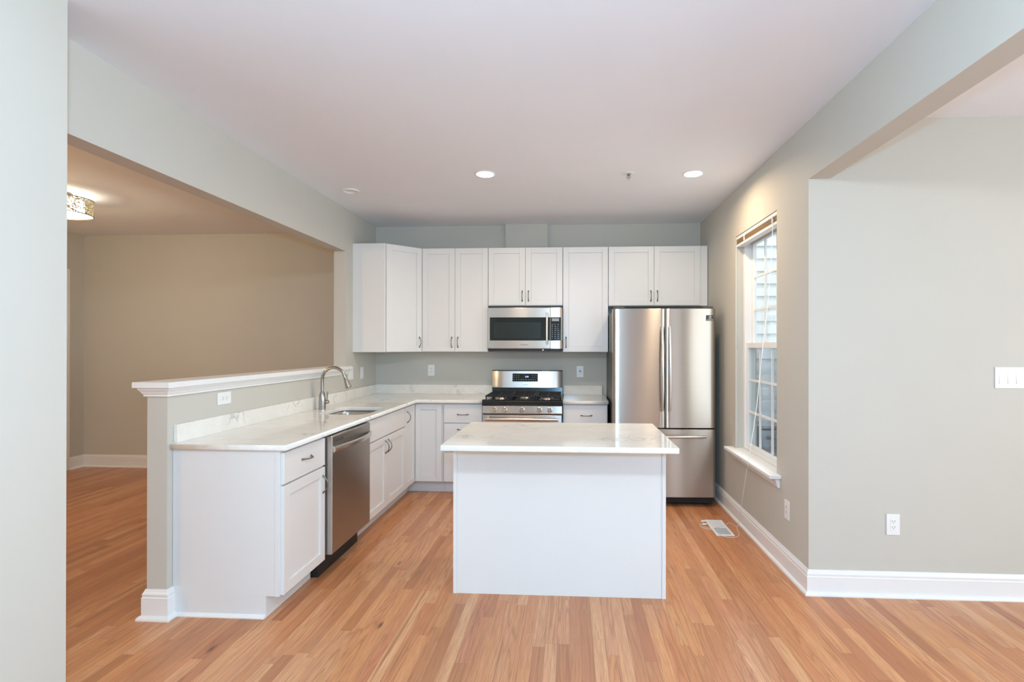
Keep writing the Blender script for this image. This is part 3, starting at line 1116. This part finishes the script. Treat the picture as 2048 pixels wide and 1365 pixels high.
for rx in range(10):
    lg.box(1.532 + rx * 0.0255, 1.532 + rx * 0.0255 + rnd.uniform(.007, .015), -0.1021, -0.1017, 1.073, 1.080)
for q in range(3):
    for r_ in range(2):
        lg.box(1.532 + q * 0.024, 1.532 + q * 0.024 + 0.010, -0.1021, -0.1017, 1.097 + r_ * 0.02, 1.102 + r_ * 0.02)
        lg.box(1.730 + q * 0.020, 1.730 + q * 0.020 + 0.006, -0.1021, -0.1017, 1.097 + r_ * 0.02, 1.102 + r_ * 0.02)
lg.build('legend', M['legend'], dsp)
text('brand_lettering', 'SAMSUNG', back(1.662, -0.0982, 1.022), 0.013, M['logo'], t_, 0.0003)
for o_ in list(t_.children):
    if o_.name.startswith(('backguard', 'display_bezel', 'brand_lettering')) and not o_.name.startswith('backguard_base'):
        for q in [o_] + list(o_.children):
            for v in q.data.vertices:
                v.co.y += 0.10 * (v.co.z - 0.9925)
# burners and grates
for bx, by, br in ((1.45, -0.50, 0.045), (1.45, -0.22, 0.038), (1.678, -0.36, 0.05), (1.905, -0.50, 0.05), (1.905, -0.22, 0.036)):
    b_ = MB().lathe([(br + 0.015, 0.9172), (br + 0.012, 0.924), (br, 0.926), (br, 0.932)], 28, Fr((bx, by, 0))).build('burner', M['steel_plain'], t_)
    MB().lathe([(br - 0.004, 0.9322), (br - 0.002, 0.938), (br - 0.012, 0.941)], 28, Fr((bx, by, 0))).build('burner_cap', M['iron'], b_)
for gx0, gx1 in ((1.315, 1.555), (1.562, 1.794), (1.801, 2.041)):
    g = MB()
    h0, h1 = 0.943, 0.955
    g.box(gx0, gx1, -0.615, -0.603, h0, h1).box(gx0, gx1, -0.122, -0.110, h0, h1)
    g.box(gx0, gx0 + 0.012, -0.603, -0.122, h0, h1).box(gx1 - 0.012, gx1, -0.603, -0.122, h0, h1)
    gm = (gx0 + gx1) / 2
    g.box(gm - 0.005, gm + 0.005, -0.603, -0.122, h0, h1)
    for yy in (-0.50, -0.362, -0.22):
        g.box(gx0 + 0.012, gm - 0.005, yy - 0.005, yy + 0.005, h0, h1).box(gm + 0.005, gx1 - 0.012, yy - 0.005, yy + 0.005, h0, h1)
    for px in (gx0 + 0.002, gx1 - 0.012):
        for py in (-0.613, -0.120):
            g.box(px, px + 0.010, py, py + 0.010, 0.9175, h0)
    g.build('grate', M['iron'], t_, 0.002)

# microwave
MX0, MX1 = 1.3005, 2.0535
MF = -0.40
t_ = thing('microwave', 'stainless steel over-the-range microwave hung below the short wall cabinet', 'microwave', ((MX0 + MX1) / 2, -0.2, 1.385))
MB().box(MX0 + 0.004, MX1 - 0.004, MF + 0.03, -0.002, 1.386, 1.838).build('body', M['dark'], t_, 0.002)
mf = back(0, MF, 0)
XS = 1.933
dr = MB().box(MX0, XS - 0.0008, 1.407, 1.820, -0.028, 0.0, mf).build('door', M['steel_fine'], t_, 0.004)
MB().box(1.324, XS - 0.003, 1.489, 1.722, 0.0005, 0.0025, mf).build('door_glass', M['blackglass'], dr, 0.001)
MB().box(1.366, 1.838, 1.512, 1.672, 0.0027, 0.0032, mf).build('viewing_window', M['mwmesh'], dr)
hb_ = MB().tube([(1.902, MF - 0.036, 1.455), (1.902, MF - 0.042, 1.61), (1.902, MF - 0.036, 1.768)], [0.0125, 0.0135, 0.0125], 14)
for zz in (1.475, 1.748):
    hb_.tube([(1.902, MF - 0.0025, zz), (1.902, MF - 0.036, zz)], 0.009, 10)
hb_.build('handle', M['steel_plain'], dr)
pr_ = MB().prism([(XS + 0.0008, MF + 0.028), (XS + 0.0008, MF), (2.028, MF), (2.044, MF + 0.005), (MX1, MF + 0.020), (MX1, MF + 0.028)], 1.407, 1.820, smooth=False)
pl = pr_.build('control_panel', M['steel_fine'], t_, 0.001)
MB().box(XS + 0.003, 2.040, 1.489, 1.722, 0.0005, 0.002, mf).build('keypad', M['blackglass'], pl, 0.0005)
MB().box(1.950, 2.022, 1.683, 1.712, 0.0021, 0.0025, mf).build('display', M['legend'], pl)
kp = MB()
for r_ in range(8):
    for q in range(3):
        kp.box(1.948 + q * 0.029, 1.948 + q * 0.029 + rnd.uniform(.007, .016), 1.508 + r_ * 0.020, 1.514 + r_ * 0.020, 0.0021, 0.0024, mf)
kp.build('key_legend', M['legend'], pl)
text('brand_lettering', 'SAMSUNG', back(1.672, MF - 0.0003, 1.447), 0.017, M['logo'], dr, 0.0003)
MB().box(MX0 + 0.01, MX1 - 0.01, 1.383, 1.4055, -0.03, -0.012, mf).build('grille', M['dark'], t_)
MB().lathe([(0.009, 0.0), (0.009, 0.004), (0.004, 0.006)], 14, back(1.86, MF + 0.012, 1.394)).build('light_lens', M['steel_plain'], t_)

# refrigerator
FX0, FX1 = 2.515, 3.423
FM = (FX0 + FX1) / 2 + 0.006
FYD = -0.80
t_ = thing('refrigerator', 'stainless steel french door refrigerator with bottom freezer beside the window wall', 'refrigerator', ((FX0 + FX1) / 2, -0.45, 0))
MB().box(FX0 + 0.004, FX1 - 0.004, FYD + 0.004, -0.045, 0.035, 1.745).build('cabinet', M['case'], t_, 0.004)


def bow(x0, x1, lr, rr_, yb, yf, bowd, n=22):
    """door plan: rounded outer edges and a gentle bow"""
    pts = [(x0, yb)]
    for k in range(n + 1):
        s_ = k / n
        x = x0 + (x1 - x0) * s_
        d = 0.0
        if lr and x - x0 < lr:
            q = 1 - (x - x0) / lr
            d += lr * 0.75 * (1 - math.sqrt(max(0, 1 - q * q)))
        if rr_ and x1 - x < rr_:
            q = 1 - (x1 - x) / rr_
            d += rr_ * 0.75 * (1 - math.sqrt(max(0, 1 - q * q)))
        g_ = (x - FX0) / (FX1 - FX0) * 2 - 1
        pts.append((x, yf + d + bowd * g_ * g_))
    pts.append((x1, yb))
    return pts


FZ = 0.700
FF = -0.915
for (a, b, l_, r_, hxx) in ((FX0, FM - 0.003, 0.030, 0.010, FM - 0.030), (FM + 0.003, FX1, 0.010, 0.030, FM + 0.036)):
    d = MB().prism(bow(a, b, l_, r_, FYD, FF, 0.014), FZ + 0.006, 1.768, smooth=True).build('door', M['steel'], t_, 0.002)
    hz0, hz1 = 0.860, 1.605
    pts = []
    rad = []
    for k in range(15):
        s_ = -1 + k / 7
        pts.append((hxx, FF - 0.020 - 0.042 * (1 - s_ * s_), (hz0 + hz1) / 2 + s_ * (hz1 - hz0) / 2))
        rad.append(0.0125)
    h_ = MB().tube(pts, rad, 14)
    for zz in (hz0 + 0.02, hz1 - 0.02):
        h_.tube([(hxx, FF + 0.0, zz), (hxx, FF - 0.030, zz)], 0.011, 12)
    h_.build('handle', M['steel_plain'], d)
    if b == FX1:
        bd = MB().box(3.336, 3.400, FF + 0.004, FF + 0.0135, 1.660, 1.708).build('badge', M['black'], d)
        bd['label'] = 'black warranty badge'
        bfr = lambda z: back(3.368, FF + 0.0038, z)
        text('badge_lettering', '10', bfr(1.695), 0.021, M['white_print'], bd, 0.0003)
        text('badge_lettering', 'YEAR', bfr(1.680), 0.011, M['white_print'], bd, 0.0003)
        text('badge_lettering', 'WARRANTY', bfr(1.667), 0.0095, M['white_print'], bd, 0.0003)
d = MB().prism(bow(FX0, FX1, 0.030, 0.030, FYD, FF, 0.014, 40), 0.090, FZ - 0.006, smooth=True).build('freezer_drawer', M['steel'], t_, 0.002)
pts, rad = [], []
for k in range(15):
    s_ = -1 + k / 7
    pts.append((FM + s_ * 0.355, FF - 0.018 - 0.040 * (1 - s_ * s_), 0.634))
h_ = MB().tube(pts, 0.0125, 14)
for xx in (FM - 0.335, FM + 0.335):
    h_.tube([(xx, FF + 0.014, 0.634), (xx, FF - 0.026, 0.634)], 0.011, 12)
h_.build('handle', M['steel_plain'], d)
MB().box(FX0 + 0.01, FX1 - 0.01, FYD - 0.045, FYD + 0.003, 0.022, 0.084).build('base_grille', M['dark'], t_, 0.002)
for xx in (FX0 + 0.06, FX1 - 0.06):
    MB().box(xx - 0.045, xx + 0.045, FYD - 0.07, FYD + 0.06, 1.769, 1.790).build('hinge_cover', M['case'], t_, 0.004)
    MB().lathe([(0.022, 0.0), (0.022, 0.012), (0.014, 0.014), (0.014, 0.0345)], 16, Fr((xx, FYD + 0.06, 0.0))).build('foot', M['dark'], t_)
    MB().lathe([(0.022, 0.0), (0.022, 0.012), (0.014, 0.014), (0.014, 0.0345)], 16, Fr((xx, -0.12, 0.0))).build('foot', M['dark'], t_)

# island
IX0, IX1, IYF, IYB = 1.4555, 2.6735, -2.597, -2.085
t_ = thing('island_cabinet', 'white panelled island cabinet standing alone in the middle of the floor', 'cabinet', ((IX0 + IX1) / 2, -2.34, 0))
MB().box(IX0 + 0.004, IX1 - 0.004, IYF + 0.006, IYB, TK, BZ).box(IX0 + 0.004, IX1 - 0.004, IYF + 0.006, IYB - 0.075, 0, TK).build('body', M['cabinet'], t_, 0.001)
MB().box(IX0 + 0.022, IX1 - 0.022, IYF, IYF + 0.0055, 0.0, BZ).build('front_panel', M['cabinet'], t_)
for a in (IX0, IX1 - 0.0215):
    MB().box(a, a + 0.0215, IYF - 0.004, IYF + 0.0055, 0.0, BZ).build('corner_strip', M['cabinet'], t_, 0.001)
ib = Fr((IX1, IYB, 0), (-1, 0, 0), (0, 0, 1), (0, 1, 0))
iw = (IX1 - IX0)
for k in range(2):
    a, b = 0.006 + k * iw / 2, iw / 2 * (k + 1) - 0.006
    d = slab('drawer', ib, a, b, 0.700, BZ - 0.012, t_)
    handle(ib, (a + b) / 2, 0.785, False, d)
    d = shaker('door', ib, a, b, TK + 0.004, 0.694, t_)
    handle(ib, (b - 0.034) if k == 0 else (a + 0.034), 0.61, True, d)
t_ = thing('worktop', 'rectangular white marble worktop overhanging the island cabinet', 'worktop', (2.07, -2.48, CT0))
flat_curve('slab', [rrect(1.4535, 2.6865, -2.903, -2.058, 0.006, 3)], CT0, CT1 - CT0, M['marble'], t_, 0.005)

# ------------------------------------------------------------------ outlets and switches
OG = 'white outlet and switch plates'


def outlet(label, fr, horizontal=False, gfci=False):
    t_ = thing('outlet', label, 'outlet', fr.o, OG)
    if horizontal:
        fr = Fr(fr.o, fr.V, fr.U * -1, fr.W)
    MB().box(-0.037, 0.037, -0.060, 0.060, 0.0003, 0.0055, fr).build('cover_plate', M['plastic'], t_, 0.0025)
    rc = MB().box(-0.0165, 0.0165, -0.0335, 0.0335, 0.0056, 0.0075, fr).build('receptacle', M['plastic'], t_, 0.001)
    m = MB()
    for s_ in (0.019, -0.014):
        m.box(-0.0085, -0.0060, s_ - 0.002, s_ + 0.006, 0.0076, 0.0079, fr).box(0.0060, 0.0085, s_ - 0.002, s_ + 0.006, 0.0076, 0.0079, fr)
        m.box(-0.002, 0.002, s_ - 0.010, s_ - 0.006, 0.0076, 0.0079, fr)
    if gfci:
        m.box(-0.009, 0.009, -0.001, 0.008, 0.0076, 0.0082, fr)
    m.build('slots', M['slot'], rc)
    return t_


def switch(label, fr, n):
    t_ = thing('light_switch', label, 'light switch', fr.o, OG)
    hw = 0.037 + 0.0233 * (n - 1)
    MB().box(-hw, hw, -0.060, 0.060, 0.0003, 0.0055, fr).build('cover_plate', M['plastic'], t_, 0.0025)
    for k in range(n):
        u = (k - (n - 1) / 2) * 0.0466
        f2 = Fr(fr.p(u - 0.0165, 0, 0), fr.V, fr.W, fr.U)
        MB().prism([(-0.0335, 0.0056), (0.0335, 0.0056), (0.0335, 0.0064), (0.0, 0.0075), (-0.0335, 0.0110)], 0.0, 0.033, f2).build('rocker', M['plastic'], t_, 0.0008)
    return t_


outlet('white outlet on the back wall above the sink-side counter, left of the range', back(0.618, -0.0003, 1.168))
outlet('white outlet on the back wall between range and refrigerator', back(2.240, -0.0003, 1.160), gfci=True)
outlet('white sideways outlet on the half wall, just under its cap', leftf(HX1 + 0.0003, -2.525, 1.113), horizontal=True)
switch('white double light switch beside the end of the half wall cap', leftf(0.0003, -0.660, 1.165), 2)
switch('white single light switch near the back corner behind the faucet', leftf(0.0003, -0.385, 1.158), 1)
outlet('white outlet low on the window wall, seen edge-on near the corner', rightf(W - 0.0003, -2.20, 0.395))
switch('white triple light switch on the wall at the right edge', back(4.618, YC - 0.0003, 1.256), 3)
outlet('white outlet low on the wall at right, above the baseboard', back(3.978, YC - 0.0003, 0.412))

# floor register
t_ = thing('floor_register', 'white rectangular floor vent set in the oak floor under the window', 'vent', (3.305, -1.415, 0))
vx0, vx1, vy0, vy1 = 3.237, 3.373, -1.592, -1.242
m = MB().box(vx0, vx1, vy0, vy0 + 0.022, 0, 0.006).box(vx0, vx1, vy1 - 0.022, vy1, 0, 0.006)
m.box(vx0, vx0 + 0.018, vy0 + 0.022, vy1 - 0.022, 0, 0.006).box(vx1 - 0.018, vx1, vy0 + 0.022, vy1 - 0.022, 0, 0.006)
m.box(vx0 + 0.018, vx1 - 0.018, -1.425, -1.410, 0, 0.006)
m.build('frame', M['vent_white'], t_, 0.0015)
m = MB()
for k in range(14):
    y = vy0 + 0.026 + k * 0.0102
    m.prism([(y, 0.001), (y + 0.004, 0.001), (y + 0.0085, 0.0048), (y + 0.0045, 0.0048)], vx0 + 0.018, vx1 - 0.018, Fr((0, 0, 0), (0, 1, 0), (0, 0, 1), (1, 0, 0)))
m.build('louver', M['vent_grey'], t_)
m = MB()
for k in range(14):
    y = -1.408 + k * 0.0102
    m.prism([(y, 0.0048), (y + 0.0075, 0.0048), (y + 0.0095, 0.001), (y + 0.002, 0.001)], vx0 + 0.018, vx1 - 0.018, Fr((0, 0, 0), (0, 1, 0), (0, 0, 1), (1, 0, 0)))
m.build('louver', M['vent_white'], t_)

# ------------------------------------------------------------------ ceiling fittings
dn = lambda x, y: Fr((x, y, H), (1, 0, 0), (0, -1, 0), (0, 0, -1))
LG = 'recessed ceiling lights'
for (x, y), lab in zip(CANS, ('lit round recessed ceiling light in front of the microwave', 'lit round recessed ceiling light nearest the window wall')):
    t_ = thing('recessed_light', lab, 'ceiling light', (x, y, H), LG)
    MB().lathe([(0.078, 0.0002), (0.080, 0.003), (0.072, 0.007), (0.064, 0.005)], 40, dn(x, y)).build('trim_ring', M['trim'], t_)
    MB().lathe([(0.0635, 0.0052), (0.063, 0.0075), (0.03, 0.0085)], 40, dn(x, y)).build('lens', M['can_on'], t_)
x, y = 0.290, -1.325
t_ = thing('recessed_light', 'unlit round recessed ceiling light above the sink counter', 'ceiling light', (x, y, H), LG)
MB().lathe([(0.070, 0.0002), (0.074, 0.004), (0.066, 0.012), (0.055, 0.010), (0.050, 0.002)], 40, dn(x, y)).build('trim_ring', M['trim'], t_)
MB().lathe([(0.0495, 0.0015), (0.0490, 0.0035), (0.02, 0.0045)], 40, dn(x, y)).build('lens', M['plastic'], t_)
x, y = 2.572, -1.63
t_ = thing('fire_sprinkler', 'small chrome fire sprinkler head hanging from the ceiling between the lights', 'sprinkler', (x, y, H))
MB().lathe([(0.042, 0.0002), (0.043, 0.003), (0.030, 0.008), (0.020, 0.006), (0.019, 0.0)], 32, dn(x, y)).build('escutcheon', M['plastic'], t_)
m = MB().lathe([(0.012, 0.0065), (0.012, 0.016), (0.008, 0.018)], 16, dn(x, y))
for s_ in (-1, 1):
    m.tube([(x + s_ * 0.008, y, H - 0.016), (x + s_ * 0.013, y, H - 0.030), (x + s_ * 0.004, y, H - 0.045)], 0.0025, 8)
m.tube([(x, y, H - 0.016), (x, y, H - 0.044)], 0.0032, 8)
m.build('frame', M['nickel'], t_)
MB().lathe([(0.004, 0.044), (0.017, 0.0455), (0.017, 0.047), (0.004, 0.049)], 20, dn(x, y)).build('deflector', M['chrome'], t_)

# dining room lamp
x, y = -2.195, -1.40
t_ = thing('drum_lamp', 'lit drum ceiling lamp with pierced metal band in the dining room', 'ceiling lamp', (x, y, H))
zt, zb = 2.688, 2.555
MB().lathe([(0.07, 0.0002), (0.07, 0.02), (0.055, 0.026)], 28, dn(x, y)).build('canopy', M['blackmetal'], t_)
MB().lathe([(0.010, 0.026), (0.010, 0.06)], 12, dn(x, y)).build('stem', M['blackmetal'], t_)
MB().lathe([(0.205, zb), (0.205, zt)], 56, Fr((x, y, 0)), cap=False).build('pierced_band', M['lattice'], t_, solid=0.0012)
for z in (zb, zt):
    MB().lathe([(0.203, z - 0.003), (0.2085, z - 0.003), (0.2085, z + 0.003), (0.203, z + 0.003), (0.203, z - 0.003)], 56, Fr((x, y, 0)), cap=False).build('rim', M['blackmetal'], t_)
MB().lathe([(0.145, zb + 0.012), (0.145, zt - 0.012)], 48, Fr((x, y, 0)), cap=False).build('inner_shade', M['shade_on'], t_, solid=0.001)
MB().lathe([(0.20, zb + 0.0045), (0.20, zb + 0.006), (0.05, zb + 0.006)], 48, Fr((x, y, 0))).build('diffuser', M['shade_on'], t_)
m = MB()
for k in range(3):
    a = 2 * math.pi * k / 3
    m.tube([(x, y, H - 0.052), (x + 0.203 * math.cos(a), y + 0.203 * math.sin(a), zt + 0.002)], 0.003, 8)
m.build('spider', M['blackmetal'], t_)

# ------------------------------------------------------------------ outside the window
sd = MB()
hy, hx0, hx1 = 0.60, 4.17, 9.5
lap = 0.146
k = 0
z = -0.9
while z < 5.0:
    sd.prism([(hy + 0.05, z), (hy - 0.026, z), (hy - 0.024, z + lap * 0.60), (hy + 0.010, z + lap * 0.68), (hy + 0.012, z + lap), (hy + 0.05, z + lap)], hx0 + 0.050, hx1, Fr((0, 0, 0), (0, 1, 0), (0, 0, 1), (1, 0, 0)))
    sd.prism([(hx0 + 0.05, z), (hx0 - 0.020, z), (hx0 - 0.018, z + lap * 0.62), (hx0 + 0.004, z + lap * 0.72), (hx0 + 0.008, z + lap), (hx0 + 0.05, z + lap)], -8.0, -hy - 0.050, Fr((0, 0, 0), (1, 0, 0), (0, 0, 1), (0, -1, 0)))
    z += lap
nb = struct(sd.build('exterior_1', M['siding']))
MB().box(hx0 - 0.026, hx0 + 0.050, hy - 0.026, hy + 0.050, -0.9, 5.0).build('corner_board', M['siding'], nb, 0.004)
struct(MB().box(3.75, 12, -6, 9, -1.0, -0.9).build('ground_1', M['concrete']))
t_ = thing('condenser_unit', 'blue-grey outdoor metal unit below the siding beyond the window', 'air conditioner', (4.42, 0.1, -0.9))
MB().box(3.96, 4.90, -0.25, 0.45, -0.9, 0.40).build('cabinet', M['bluegrey'], t_, 0.02)
MB().prism([(-0.30, 0.405), (0.50, 0.405), (0.50, 0.52), (-0.30, 0.435)], 3.92, 4.94, Fr((0, 0, 0), (0, 1, 0), (0, 0, 1), (1, 0, 0))).build('lid', M['roofing'], t_, 0.005)
for k in range(9):
    MB().box(4.00, 4.86, -0.262, -0.2505, -0.80 + k * 0.12, -0.77 + k * 0.12).build('louver', M['case'], t_)
for o_ in SC.objects:
    if 'base' in o_:
        del o_['base']
